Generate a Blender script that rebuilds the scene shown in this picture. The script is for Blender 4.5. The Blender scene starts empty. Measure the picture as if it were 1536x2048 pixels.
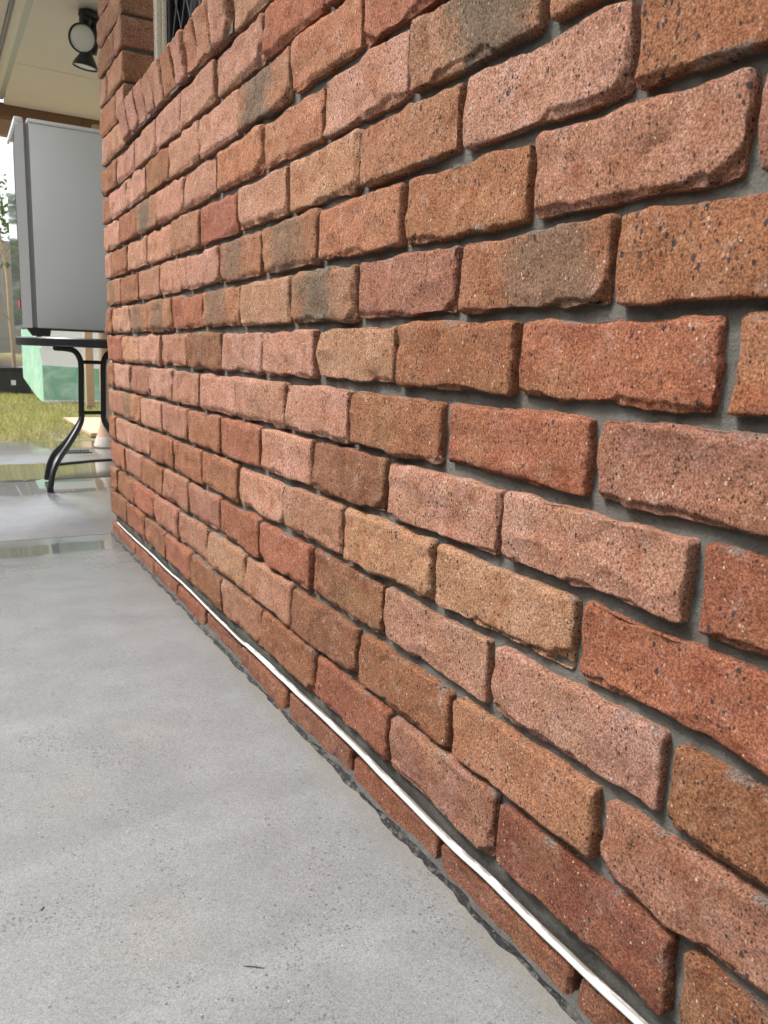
import bpy, bmesh, math, random
import numpy as np
from mathutils import Vector, Matrix

S = bpy.context.scene
COL = S.collection
random.seed(7)

# ------------------------------------------------------------------ camera, light, exposure
def cam_setup():
    yaw, pitch, roll = .5233, -.1911, .0365
    cy, sy, cp, sp = math.cos(yaw), math.sin(yaw), math.cos(pitch), math.sin(pitch)
    f = Vector((sy*cp, cy*cp, sp)); r = Vector((cy, -sy, 0)); u = r.cross(f)
    c, s = math.cos(roll), math.sin(roll)
    r2 = c*r + s*u; u2 = -s*r + c*u
    cd = bpy.data.cameras.new('camera'); co = bpy.data.objects.new('camera', cd); COL.objects.link(co)
    M = Matrix((r2, u2, -f)).transposed().to_4x4()
    M.translation = Vector((-.5144, -.6303, -.0480))
    co.matrix_world = M
    cd.sensor_fit = 'VERTICAL'; cd.sensor_height = 24.0; cd.sensor_width = 18.0
    cd.lens = 1570.77/2048*24.0
    cd.clip_start = .02; cd.clip_end = 600
    cd.dof.use_dof = True; cd.dof.focus_distance = 1.15; cd.dof.aperture_fstop = 11.0
    S.camera = co
cam_setup()

SUN_DIR = Vector((-.50, .22, .82)).normalized()
W = bpy.data.worlds.new("World"); S.world = W; W.use_nodes = True
wn = W.node_tree.nodes; wl = W.node_tree.links; wn.clear()
sky = wn.new('ShaderNodeTexSky'); sky.sky_type = 'NISHITA'; sky.sun_disc = False
sky.sun_elevation = math.asin(SUN_DIR.z); sky.sun_rotation = math.atan2(SUN_DIR.x, SUN_DIR.y)
sky.air_density = 1.0; sky.dust_density = 4.0; sky.ozone_density = 1.0
hs = wn.new('ShaderNodeHueSaturation'); hs.inputs['Saturation'].default_value = .22
bg = wn.new('ShaderNodeBackground'); bg.inputs['Strength'].default_value = .11
wo = wn.new('ShaderNodeOutputWorld')
wl.new(sky.outputs[0], hs.inputs['Color']); wl.new(hs.outputs[0], bg.inputs['Color']); wl.new(bg.outputs[0], wo.inputs[0])
sd = bpy.data.lights.new('sun', 'SUN'); sd.energy = 1.5; sd.angle = math.radians(12); sd.color = (1, .98, .95)
so = bpy.data.objects.new('sun', sd); COL.objects.link(so)
so.rotation_euler = SUN_DIR.to_track_quat('Z', 'Y').to_euler()
S.view_settings.view_transform = 'Standard'; S.view_settings.look = 'None'
S.view_settings.gamma = 1.0; S.view_settings.exposure = 1.68
S.view_settings.use_curve_mapping = False

GZ = -.675           # ground level
WALL_END = 2.145     # far corner of the wall
BH = .086            # brick course

# ------------------------------------------------------------------ noise (numpy)
def _hash(i, j, k, seed):
    h = (i*374761393 + j*668265263 + k*2147483647 + seed*1274126177) & 0xffffffff
    h = ((h ^ (h >> 13)) * 1274126177) & 0xffffffff
    h = ((h ^ (h >> 16)) * 2246822519) & 0xffffffff
    return ((h ^ (h >> 15)) & 0xffff)/32767.5 - 1.0
def vnoise(p, seed=0):
    p = np.asarray(p, float); i = np.floor(p).astype(np.int64); f = p - i; f = f*f*f*(f*(f*6-15)+10)
    r = 0
    for a in (0, 1):
        wa = f[..., 0] if a else 1-f[..., 0]
        for b in (0, 1):
            wb = f[..., 1] if b else 1-f[..., 1]
            for c in (0, 1):
                wc = f[..., 2] if c else 1-f[..., 2]
                r = r + wa*wb*wc*_hash(i[..., 0]+a, i[..., 1]+b, i[..., 2]+c, seed)
    return r
def fbm(p, seed=0, octv=3):
    p = np.asarray(p, float); r = 0; a = 1; t = 0
    for o in range(octv):
        r = r + a*vnoise(p*(2**o)+17.3*o, seed+o*31); t += a; a *= .5
    return r/t
def n1(x, seed):
    x = np.asarray(x, float)
    return vnoise(np.stack([x, np.zeros_like(x)+.37, np.zeros_like(x)+.71], -1), seed)

# ------------------------------------------------------------------ mesh / object helpers
def mesh_np(name, V, F, smooth=True):
    V = np.asarray(V, np.float32); me = bpy.data.meshes.new(name)
    F = [tuple(int(i) for i in f) for f in F] if not isinstance(F, np.ndarray) else F
    if isinstance(F, np.ndarray):
        n, k = F.shape
        me.vertices.add(len(V)); me.vertices.foreach_set('co', V.ravel())
        me.loops.add(n*k); me.loops.foreach_set('vertex_index', F.astype(np.int32).ravel())
        me.polygons.add(n); me.polygons.foreach_set('loop_start', np.arange(0, n*k, k, dtype=np.int32))
        me.update(calc_edges=True); me.validate()
    else:
        me.from_pydata([tuple(map(float, v)) for v in V], [], F)
    if smooth:
        me.polygons.foreach_set('use_smooth', [True]*len(me.polygons))
    me.update()
    return me
def link(name, data, m=None, parent=None):
    o = bpy.data.objects.new(name, data); COL.objects.link(o)
    if m is not None and data is not None:
        if not data.materials: data.materials.append(m)
    if parent is not None: o.parent = parent
    return o
def thing(name, label, cat, loc=(0, 0, 0), rz=0, group=None):
    o = bpy.data.objects.new(name, None); COL.objects.link(o); o.empty_display_size = .05
    o.location = loc; o.rotation_euler = (0, 0, rz); o['label'] = label; o['category'] = cat
    if group: o['group'] = group
    return o
def tag(o, label, cat, group=None):
    o['label'] = label; o['category'] = cat
    if group: o['group'] = group
    return o
class MB:
    def __init__(s): s.v = []; s.f = []; s.flat = []
    def box(s, x0, x1, y0, y1, z0, z1, bev=0):
        bm = bmesh.new(); bmesh.ops.create_cube(bm, size=1)
        for v in bm.verts:
            v.co = Vector((x0+(v.co.x+.5)*(x1-x0), y0+(v.co.y+.5)*(y1-y0), z0+(v.co.z+.5)*(z1-z0)))
        if bev: bmesh.ops.bevel(bm, geom=bm.edges[:], offset=bev, segments=2, affect='EDGES', profile=.5)
        s.add(bm); return s
    def add(s, bm, M=None):
        b = len(s.v); bm.verts.index_update()
        for v in bm.verts: s.v.append(tuple(M @ v.co if M else v.co))
        for f in bm.faces: s.f.append(tuple(b+v.index for v in f.verts))
        bm.free()
    def tube(s, pts, rad, seg=12, cap=True):
        pts = [Vector(p) for p in pts]; n = len(pts); b = len(s.v)
        rads = [float(q) for q in np.interp(np.linspace(0, 1, n), np.linspace(0, 1, len(rad)), rad)] if hasattr(rad, '__len__') else [rad]*n
        up = None
        for i, p in enumerate(pts):
            t = (pts[min(i+1, n-1)] - pts[max(i-1, 0)]).normalized()
            if up is None:
                a = Vector((0, 0, 1)) if abs(t.z) < .9 else Vector((1, 0, 0))
                up = (a - a.dot(t)*t).normalized()
            else: up = (up - up.dot(t)*t).normalized()
            w = t.cross(up)
            for k in range(seg):
                an = 2*math.pi*k/seg
                s.v.append(tuple(p + rads[i]*(math.cos(an)*up + math.sin(an)*w)))
        for i in range(n-1):
            for k in range(seg):
                k2 = (k+1) % seg
                s.f.append((b+i*seg+k, b+i*seg+k2, b+(i+1)*seg+k2, b+(i+1)*seg+k))
        if cap:
            s.f.append(tuple(b+k for k in range(seg))[::-1]); s.f.append(tuple(b+(n-1)*seg+k for k in range(seg)))
        return s
    def lathe(s, prof, seg=32, M=None, caps=(True, True)):
        b = len(s.v); n = len(prof)
        for r, z in prof:
            for k in range(seg):
                a = 2*math.pi*k/seg; v = Vector((r*math.cos(a), r*math.sin(a), z))
                s.v.append(tuple(M @ v if M else v))
        for i in range(n-1):
            for k in range(seg):
                k2 = (k+1) % seg
                s.f.append((b+i*seg+k, b+i*seg+k2, b+(i+1)*seg+k2, b+(i+1)*seg+k))
        if caps[0]: s.f.append(tuple(b+k for k in range(seg))[::-1])
        if caps[1]: s.f.append(tuple(b+(n-1)*seg+k for k in range(seg)))
        return s
    def prism(s, poly, y0, y1, M=None):   # poly in (x,z), extruded along y
        b = len(s.v); n = len(poly)
        for y in (y0, y1):
            for x, z in poly:
                v = Vector((x, y, z)); s.v.append(tuple(M @ v if M else v))
        s.f.append(tuple(range(b, b+n))); s.f.append(tuple(range(b+n, b+2*n))[::-1])
        for i in range(n):
            j = (i+1) % n; s.f.append((b+j, b+i, b+n+i, b+n+j))
        return s
    def build(s, name, m, parent=None, smooth=True, angle=35):
        me = mesh_np(name, s.v, s.f, smooth)
        bm = bmesh.new(); bm.from_mesh(me); bmesh.ops.recalc_face_normals(bm, faces=bm.faces[:]); bm.to_mesh(me); bm.free()
        if smooth:
            try: me.set_sharp_from_angle(angle=math.radians(angle))
            except Exception: pass
        return link(name, me, m, parent)
def bez(pts, n=8):
    """Catmull-Rom through points"""
    P = [Vector(p) for p in pts]; P = [2*P[0]-P[1]] + P + [2*P[-1]-P[-2]]; out = []
    for i in range(1, len(P)-2):
        for k in range(n):
            t = k/n; a, b, c, d = P[i-1:i+3]
            out.append(.5*((2*b)+(c-a)*t+(2*a-5*b+4*c-d)*t*t+(3*b-a-3*c+d)*t**3))
    out.append(P[-2]); return out

# ------------------------------------------------------------------ materials
class N:
    def __init__(s, name):
        s.m = bpy.data.materials.new(name); s.m.use_nodes = True; s.t = s.m.node_tree; s.t.nodes.clear()
        s.out = s.n('ShaderNodeOutputMaterial'); s.b = s.n('ShaderNodeBsdfPrincipled'); s.l(s.b.outputs[0], s.out.inputs[0])
    def n(s, t, **k):
        x = s.t.nodes.new(t)
        for a, b in k.items(): setattr(x, a, b)
        return x
    def l(s, a, b): s.t.links.new(a, b)
    def set(s, inp, v):
        if hasattr(v, 'is_output') or isinstance(v, bpy.types.NodeSocket): s.l(v, inp)
        else: inp.default_value = v
    def noise(s, vec, scale, detail=3, rough=.55, dist=0):
        x = s.n('ShaderNodeTexNoise'); s.l(vec, x.inputs['Vector']); x.inputs['Scale'].default_value = scale
        x.inputs['Detail'].default_value = detail; x.inputs['Roughness'].default_value = rough; x.inputs['Distortion'].default_value = dist
        return x.outputs['Fac']
    def voro(s, vec, scale, feat='F1', out='Distance', rnd=1):
        x = s.n('ShaderNodeTexVoronoi', feature=feat); s.l(vec, x.inputs['Vector']); x.inputs['Scale'].default_value = scale
        x.inputs['Randomness'].default_value = rnd
        return x
    def math(s, op, a, b=0., c=None, clamp=False):
        x = s.n('ShaderNodeMath', operation=op, use_clamp=clamp); s.set(x.inputs[0], a); s.set(x.inputs[1], b)
        if c is not None: s.set(x.inputs[2], c)
        return x.outputs[0]
    def ss(s, v, a, b, lo=0., hi=1.):
        x = s.n('ShaderNodeMapRange', interpolation_type='SMOOTHSTEP'); s.set(x.inputs[0], v)
        x.inputs[1].default_value = a; x.inputs[2].default_value = b; x.inputs[3].default_value = lo; x.inputs[4].default_value = hi
        return x.outputs[0]
    def mix(s, fac, a, b, mode='MIX'):
        x = s.n('ShaderNodeMix', data_type='RGBA', blend_type=mode, clamp_factor=True)
        s.set(x.inputs[0], fac)
        for i, v in ((6, a), (7, b)):
            if isinstance(v, tuple) and len(v) == 3: v = v+(1,)
            s.set(x.inputs[i], v)
        return x.outputs[2]
    def bump(s, h, dist, strength=1., prev=None):
        x = s.n('ShaderNodeBump'); x.inputs['Strength'].default_value = strength; x.inputs['Distance'].default_value = dist
        s.l(h, x.inputs['Height'])
        if prev is not None: s.l(prev, x.inputs['Normal'])
        return x.outputs[0]
    def obj(s): return s.n('ShaderNodeTexCoord').outputs['Object']
    def fin(s, col, rough, normal=None, spec=.5, **k):
        if isinstance(col, tuple) and len(col) == 3: col = col+(1,)
        s.set(s.b.inputs['Base Color'], col); s.set(s.b.inputs['Roughness'], rough)
        if normal is not None: s.l(normal, s.b.inputs['Normal'])
        s.set(s.b.inputs['Specular IOR Level'], spec)
        for a, v in k.items(): s.set(s.b.inputs[a.replace('_', ' ')], v)
        return s.m

def simple(name, col, rough=.5, var=.12, scale=20, bumpd=0, bscale=200, spec=.5, **k):
    g = N(name); v = g.obj(); n = g.noise(v, scale, 4)
    dark = tuple(c*(1-var) for c in col); lite = tuple(min(1, c*(1+var)) for c in col)
    c = g.mix(n, dark, lite)
    nm = g.bump(g.noise(v, bscale, 3), bumpd) if bumpd else None
    return g.fin(c, rough, nm, spec, **k)

def brick_mat():
    g = N('clay_brick'); oi = g.n('ShaderNodeObjectInfo'); tc = g.obj()
    off = g.n('ShaderNodeVectorMath', operation='MULTIPLY_ADD')
    rv = g.n('ShaderNodeCombineXYZ')
    g.l(g.math('MULTIPLY', oi.outputs['Random'], 91.7), rv.inputs[0]); g.l(g.math('MULTIPLY', oi.outputs['Random'], 53.3), rv.inputs[1]); g.l(g.math('MULTIPLY', oi.outputs['Random'], 27.1), rv.inputs[2])
    ad = g.n('ShaderNodeVectorMath', operation='ADD'); g.l(tc, ad.inputs[0]); g.l(rv.outputs[0], ad.inputs[1]); v = ad.outputs[0]
    base = g.mix(1., oi.outputs['Color'], (1.04, .985, .94), 'MULTIPLY'); burn = oi.outputs['Alpha']; spk = g.math('DIVIDE', oi.outputs['Object Index'], 10.)
    # broad tone drift and a dusty pale bloom
    c = g.mix(g.ss(g.noise(v, 11, 3), .35, .7, 0, .55), base, g.mix(.5, base, (.42, .20, .10)))
    c = g.mix(g.ss(g.noise(v, 17, 5, .65), .46, .68, 0, .75), c, g.mix(1., base, (1.22, 1.38, 1.55), 'MULTIPLY'))
    c = g.mix(g.ss(g.noise(v, 38, 5, .7), .56, .70, 0, .30), c, (.60, .47, .40))
    c = g.mix(g.ss(g.noise(v, 6.5, 2), .55, .7, 0, .25), c, (.40, .26, .13))          # ochre blotches
    c = g.mix(g.ss(g.noise(v, 23, 4, .65), .52, .70, 0, .75), c, g.mix(1., base, (.78, .60, .48), 'MULTIPLY'))
    # kiln burnt patch down the middle part of some bricks
    sep = g.n('ShaderNodeSeparateXYZ'); g.l(tc, sep.inputs[0])
    pos = g.math('ADD', g.math('ABSOLUTE', g.math('ADD', sep.outputs[1], g.math('MULTIPLY_ADD', oi.outputs['Random'], .09, -.05))), g.math('MULTIPLY', g.math('SUBTRACT', g.noise(v, 16, 6, .75), .5), .20))
    pos = g.math('ADD', pos, g.math('MULTIPLY', g.math('SUBTRACT', g.noise(v, 120, 5, .8), .5), .10))
    bm_ = g.math('MULTIPLY', g.ss(pos, .035, .085, 1, 0), g.ss(burn, 0, 1))
    c = g.mix(g.math('MULTIPLY', g.math('MULTIPLY', bm_, g.ss(g.noise(v, 240, 4, .75), .28, .5, .35, 1)), .88), c, g.mix(g.noise(v, 60, 3), (.115, .095, .070), (.22, .175, .12)))
    smz = g.ss(g.math('ADD', g.math('ABSOLUTE', sep.outputs[2]), g.math('MULTIPLY', g.math('SUBTRACT', g.noise(v, 70, 4, .7), .5), .014)), .031, .036)
    smear = g.math('MULTIPLY', smz, g.ss(g.noise(v, 19, 4, .6), .54, .64))
    c = g.mix(g.math('MULTIPLY', smear, .7), c, (.21, .20, .18))
    # coarse sandy grain
    gr = g.noise(v, 480, 3, .8); c = g.mix(g.ss(gr, .38, .62, 0, 1), g.mix(1., c, (.50, .45, .42), 'MULTIPLY'), g.mix(1., c, (1.32, 1.32, 1.32), 'MULTIPLY'))
    gr2 = g.noise(v, 210, 5, .8); c = g.mix(g.ss(gr2, .45, .62, 0, .75), c, g.mix(1., c, (.60, .54, .50), 'MULTIPLY'))
    # dark ironstone specks and pits
    wv = g.n('ShaderNodeVectorMath', operation='MULTIPLY'); g.l(v, wv.inputs[0]); wv.inputs[1].default_value = (1, 1, .72)
    ds = g.n('ShaderNodeVectorMath', operation='ADD'); g.l(wv.outputs[0], ds.inputs[0])
    nz = g.n('ShaderNodeTexNoise'); g.l(v, nz.inputs['Vector']); nz.inputs['Scale'].default_value = 300
    sc = g.n('ShaderNodeVectorMath', operation='SCALE'); g.l(nz.outputs['Color'], sc.inputs[0]); sc.inputs['Scale'].default_value = .003; g.l(sc.outputs[0], ds.inputs[1])
    def spots(scale, share, size):
        vo = g.voro(ds.outputs[0], scale); h = g.n('ShaderNodeSeparateColor'); g.l(vo.outputs['Color'], h.inputs[0])
        on = g.math('LESS_THAN', h.outputs[0], share)
        rad = g.math('MULTIPLY', h.outputs[1], size)
        return g.math('MULTIPLY', on, g.math('LESS_THAN', vo.outputs['Distance'], rad)), h
    clus = g.ss(g.noise(v, 26, 3), .42, .62)
    s1, _ = spots(290, g.math('MULTIPLY_ADD', clus, .46, .16), .42)
    s2, h2 = spots(150, g.math('MULTIPLY', g.math('MULTIPLY', clus, spk), .75), .36)
    s3, h3 = spots(400, .10, .42)
    c = g.mix(g.math('MULTIPLY', s1, .9), c, (.045, .024, .018))
    c = g.mix(g.math('MULTIPLY', s2, .85), c, (.035, .030, .038))
    c = g.mix(g.math('MULTIPLY', s3, g.ss(h3.outputs[2], .3, 1, .35, .9)), c, (.72, .60, .44))
    pit = g.math('SUBTRACT', g.math('MULTIPLY', s3, .35), g.math('ADD', s1, g.math('MULTIPLY', s2, .5)))
    b1 = g.bump(g.noise(v, 85, 5, .65), .0040, 1.)
    b2 = g.bump(g.noise(v, 330, 5, .8), .0042, 1., b1)
    b3 = g.bump(pit, .0016, 1., b2)
    return g.fin(c, .9, b3, .25)

def mortar_mat():
    g = N('grey_mortar'); v = g.obj()
    c = g.mix(g.noise(v, 18, 4), (.120, .115, .099), (.205, .197, .174))
    c = g.mix(g.ss(g.noise(v, 500, 3), .4, .65, 0, .5), c, (.15, .145, .13))
    c = g.mix(g.ss(g.noise(v, 60, 4), .56, .72, 0, .5), c, (.10, .08, .055))
    sep = g.n('ShaderNodeSeparateXYZ'); g.l(v, sep.inputs[0]); damp = g.ss(g.math('ADD', sep.outputs[2], g.math('MULTIPLY', g.math('SUBTRACT', g.noise(v, 14, 4), .5), .05)), .045, .08, .8, 0)
    c = g.mix(damp, c, (.028, .027, .025))
    b = g.bump(g.noise(v, 100, 5, .7), .006, 1.); b = g.bump(g.noise(v, 420, 4, .8), .0025, 1., b)
    return g.fin(c, .93, b, .2)

def concrete_mat():
    g = N('wet_concrete'); v = g.obj(); sep = g.n('ShaderNodeSeparateXYZ'); g.l(v, sep.inputs[0]); X, Y = sep.outputs[0], sep.outputs[1]
    big = g.noise(v, 2.1, 4, .6); mid = g.noise(v, 9, 5, .6); fine = g.noise(v, 620, 3, .8)
    st = g.n('ShaderNodeVectorMath', operation='MULTIPLY'); g.l(v, st.inputs[0]); st.inputs[1].default_value = (1.2, 4.5, 1)
    streak = g.noise(st.outputs[0], 2.6, 5, .6, .6)
    wet = g.ss(g.math('ADD', Y, g.math('MULTIPLY', g.math('SUBTRACT', streak, .5), 1.0)), .7, 2.4)
    c = g.mix(g.ss(mid, .3, .7), (.166, .168, .170), (.196, .199, .203))
    c = g.mix(g.ss(streak, .50, .68, 0, .22), c, (.26, .264, .272))
    c = g.mix(g.ss(g.noise(v, 4.2, 3), .55, .75, 0, .4), c, (.212, .205, .190))
    c = g.mix(g.ss(fine, .40, .60, 0, 1), g.mix(1., c, (.66, .66, .65), 'MULTIPLY'), g.mix(1., c, (1.12, 1.12, 1.12), 'MULTIPLY'))
    c = g.mix(g.ss(g.noise(v, 150, 5, .8), .42, .62, 0, .3), c, g.mix(1., c, (.75, .75, .74), 'MULTIPLY'))
    # pores: clustered dark pits
    def pores(scale, share, size):
        vo = g.voro(v, scale); h = g.n('ShaderNodeSeparateColor'); g.l(vo.outputs['Color'], h.inputs[0])
        return g.math('MULTIPLY', g.math('LESS_THAN', h.outputs[0], share), g.math('LESS_THAN', vo.outputs['Distance'], g.math('MULTIPLY', h.outputs[1], size)))
    clus = g.math('MULTIPLY', g.ss(g.noise(v, 6.0, 4, .6), .48, .66), g.ss(mid, .3, .6, .4, 1))
    p1 = pores(330, g.math('ADD', g.math('MULTIPLY', clus, .60), .10), .50); p2 = pores(190, g.math('ADD', g.math('MULTIPLY', clus, .55), .03), .40)
    pp = g.math('MAXIMUM', g.math('MULTIPLY', p1, .8), p2)
    c = g.mix(g.math('MULTIPLY', pp, .85), c, (.07, .07, .066))
    w = pores(420, .004, .45); c = g.mix(g.math('MULTIPLY', w, .45), c, (.6, .6, .57))
    # damp dirt line along the wall foot
    c = g.mix(g.ss(g.math('ADD', X, g.math('MULTIPLY', g.math('SUBTRACT', g.noise(v, 30, 4), .5), .05)), -.05, .0, 0, .55), c, (.15, .135, .105))
    wob = g.math('MULTIPLY', g.math('SUBTRACT', g.noise(v, 3.2, 5, .65), .5), .30); wob2 = g.math('MULTIPLY', g.math('SUBTRACT', g.noise(v, 26, 4, .7), .5), .09)
    yw = g.math('ADD', Y, g.math('ADD', wob, wob2)); yn = g.math('ADD', Y, g.math('MULTIPLY', g.math('ADD', wob, wob2), .32))
    pa = g.math('MULTIPLY', g.math('MULTIPLY', g.ss(yn, 1.90, 1.945), g.ss(yn, 2.03, 2.07, 1, 0)), g.ss(g.math('ADD', X, wob2), -.06, .0, 1, 0))
    pb = g.math('MULTIPLY', g.ss(yw, 2.80, 3.12), g.ss(Y, 4.03, 4.036, 1, 0))
    pc = g.math('MULTIPLY', g.math('MULTIPLY', g.ss(yn, 4.66, 4.76), g.ss(yn, 5.1, 5.2, 1, 0)), g.ss(g.math('ADD', X, wob), .0, .12))
    pud = g.math('MAXIMUM', g.math('MAXIMUM', pa, pb), pc)
    c = g.mix(g.math('MULTIPLY', pud, .5), c, g.mix(1., c, (.6, .6, .6), 'MULTIPLY'))
    c = g.mix(g.math('MULTIPLY', wet, .32), c, g.mix(1., c, (.55, .555, .56), 'MULTIPLY'))
    wr = g.math('MULTIPLY_ADD', g.math('SUBTRACT', mid, .5), .22, .19)
    dr = g.math('MULTIPLY_ADD', g.math('SUBTRACT', streak, .5), .15, .48)
    x = g.n('ShaderNodeMix', data_type='FLOAT'); g.l(wet, x.inputs[0]); g.l(dr, x.inputs[2]); g.l(wr, x.inputs[3])
    hgt = g.math('SUBTRACT', g.math('MULTIPLY', fine, .5), pp)
    bb = g.n('ShaderNodeBump'); bb.inputs['Distance'].default_value = .0008; g.l(hgt, bb.inputs['Height']); g.l(g.math('MULTIPLY', g.math('MULTIPLY_ADD', wet, -.72, .9), g.math('SUBTRACT', 1., pud)), bb.inputs['Strength'])
    dry = g.math('SUBTRACT', 1., pud)
    b2 = g.n('ShaderNodeBump'); b2.inputs['Distance'].default_value = .003; g.l(mid, b2.inputs['Height']); g.l(g.math('MULTIPLY', dry, .35), b2.inputs['Strength']); g.l(bb.outputs[0], b2.inputs['Normal'])
    rg = g.math('MULTIPLY_ADD', pud, g.math('SUBTRACT', .035, g.math('MAXIMUM', x.outputs[0], .10)), g.math('MAXIMUM', x.outputs[0], .10))
    return g.fin(c, rg, b2.outputs[0], .5)

M = {}
M['brick'] = brick_mat(); M['mortar'] = mortar_mat(); M['concrete'] = concrete_mat()
def seal_mat():
    g = N('black_bitumen'); v = g.obj()
    c = g.mix(g.ss(g.noise(v, 70, 5, .7), .48, .64), (.012, .012, .011), (.10, .097, .09))
    c = g.mix(g.ss(g.noise(v, 300, 3, .7), .62, .7, 0, .7), c, (.30, .29, .27))
    return g.fin(c, .5, g.bump(g.noise(v, 160, 5, .75), .006, 1.), .5)
M['seal'] = seal_mat()
M['smear'] = simple('dirty_mortar', (.05, .047, .042), .8, .6, 40, .005, 150)
def dirty_white():
    g = N('grubby_white_pvc'); v = g.obj(); sep = g.n('ShaderNodeSeparateXYZ'); g.l(v, sep.inputs[0])
    ge = g.n('ShaderNodeNewGeometry'); sn = g.n('ShaderNodeSeparateXYZ'); g.l(ge.outputs['Normal'], sn.inputs[0])
    st = g.n('ShaderNodeVectorMath', operation='MULTIPLY'); g.l(v, st.inputs[0]); st.inputs[1].default_value = (1, .22, 1)
    d = g.math('MULTIPLY', g.ss(g.noise(st.outputs[0], 60, 5, .7), .36, .54), g.ss(g.math('MULTIPLY_ADD', sn.outputs[0], .35, g.math('MULTIPLY', sn.outputs[2], .93)), .45, .72))
    c = g.mix(g.math('MULTIPLY', d, .85), (.56, .56, .54), (.12, .10, .075))
    return g.fin(c, .38, None, .5)
M['cable'] = dirty_white()
M['cream'] = simple('cream_powdercoat', (.80, .74, .60), .45, .05, 6)
def moldy():
    g = N('speckled_cream'); v = g.obj(); c = g.mix(g.ss(g.noise(v, 190, 3, .6), .58, .66), (.82, .77, .62), (.30, .29, .26))
    return g.fin(c, .5)
M['moldy'] = moldy()
M['ceiling'] = simple('beige_lining', (.84, .77, .64), .6, .06, 3, .0004, 300)
M['galv'] = simple('galvanised_steel', (.50, .53, .50), .42, .14, 60, Metallic=.35)
M['brown'] = simple('brown_paint', (.20, .105, .055), .5, .12, 8)
M['tan'] = simple('tan_paint', (.48, .33, .22), .6, .12, 12)
M['black'] = simple('black_powdercoat', (.012, .012, .013), .38, .2, 40)
M['blackplastic'] = simple('black_plastic', (.018, .019, .022), .33, .2, 30)
M['fridge'] = simple('silver_grey_paint', (.72, .74, .73), .45, .06, 4, .0002, 900)
M['doorskin'] = simple('glossy_grey_door', (.22, .225, .22), .08, .03, 5, Coat_Weight=.6)
M['gasket'] = simple('grey_rubber', (.36, .36, .37), .6, .2, 40)
M['lens'] = simple('frosted_lens', (.78, .80, .74), .25, .06, 30)
M['glass'] = simple('dark_window_glass', (.012, .013, .016), .12, .1, 8)
M['mesh'] = simple('grey_grille_paint', (.16, .17, .19), .4, .15, 50)
M['pot'] = simple('charcoal_pot_plastic', (.045, .046, .055), .45, .15, 14)
M['white'] = simple('white_plastic', (.8, .8, .79), .5, .04, 20)
M['red'] = simple('red_reflection_paint', (.55, .04, .05), .4, .1, 30)  # colour of the painted reflection on the fridge door
M['stain'] = simple('pale_stain', (.50, .45, .40), .7, .3, 60)
M['soil'] = simple('dark_soil', (.07, .05, .035), .95, .4, 30, .01, 60)
M['bark'] = simple('pale_bark', (.42, .32, .20), .85, .25, 30, .004, 80)
M['oldtimber'] = simple('weathered_timber', (.40, .37, .33), .85, .3, 9, .002, 120)
def green_tarp(name, a, b, tr):
    g = N(name); v = g.obj(); c = g.mix(g.ss(g.noise(v, 4, 4, .6, .8), .35, .65), a, b)
    g.b.inputs['Subsurface Weight'].default_value = 0
    return g.fin(c, .38, g.bump(g.noise(v, 9, 4), .03, .5), .5)
M['tarp'] = green_tarp('green_woven_plastic', (.22, .47, .33), (.45, .67, .53), 0)
M['tarpside'] = green_tarp('pale_green_plastic', (.32, .55, .40), (.42, .64, .49), 0)
M['sheet'] = simple('white_plastic_and_glare', (.86, .88, .87), .3, .03, 5)  # white plastic; also paints the sun glare on the garden cover
def leafm(name, a, b, tr=.25):
    g = N(name); oi = g.n('ShaderNodeNewGeometry'); c = g.mix(oi.outputs['Random Per Island'], a, b)
    m = g.fin(c, .55, None, .4)
    t = g.n('ShaderNodeBsdfTranslucent'); g.l(c, t.inputs[0]); mx = g.n('ShaderNodeMixShader'); mx.inputs[0].default_value = tr
    g.l(g.b.outputs[0], mx.inputs[1]); g.l(t.outputs[0], mx.inputs[2]); g.l(mx.outputs[0], g.out.inputs[0]); return m
M['grass'] = leafm('lawn_grass', (.24, .245, .06), (.44, .42, .17), .5)
M['leaf'] = leafm('tree_leaf', (.055, .10, .02), (.13, .19, .045), .35)
M['frond'] = leafm('palm_leaf', (.10, .16, .035), (.19, .25, .07), .35)
def ground_mat():
    g = N('patchy_lawn_soil'); v = g.obj()
    c = g.mix(g.ss(g.noise(v, 1.4, 5), .38, .6), (.14, .105, .08), (.20, .20, .06))
    c = g.mix(g.ss(g.noise(v, 24, 4), .4, .7, 0, .6), c, (.16, .12, .085))
    return g.fin(c, .85, g.bump(g.noise(v, 30, 5), .02, .8), .3)
M['ground'] = ground_mat()
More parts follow.
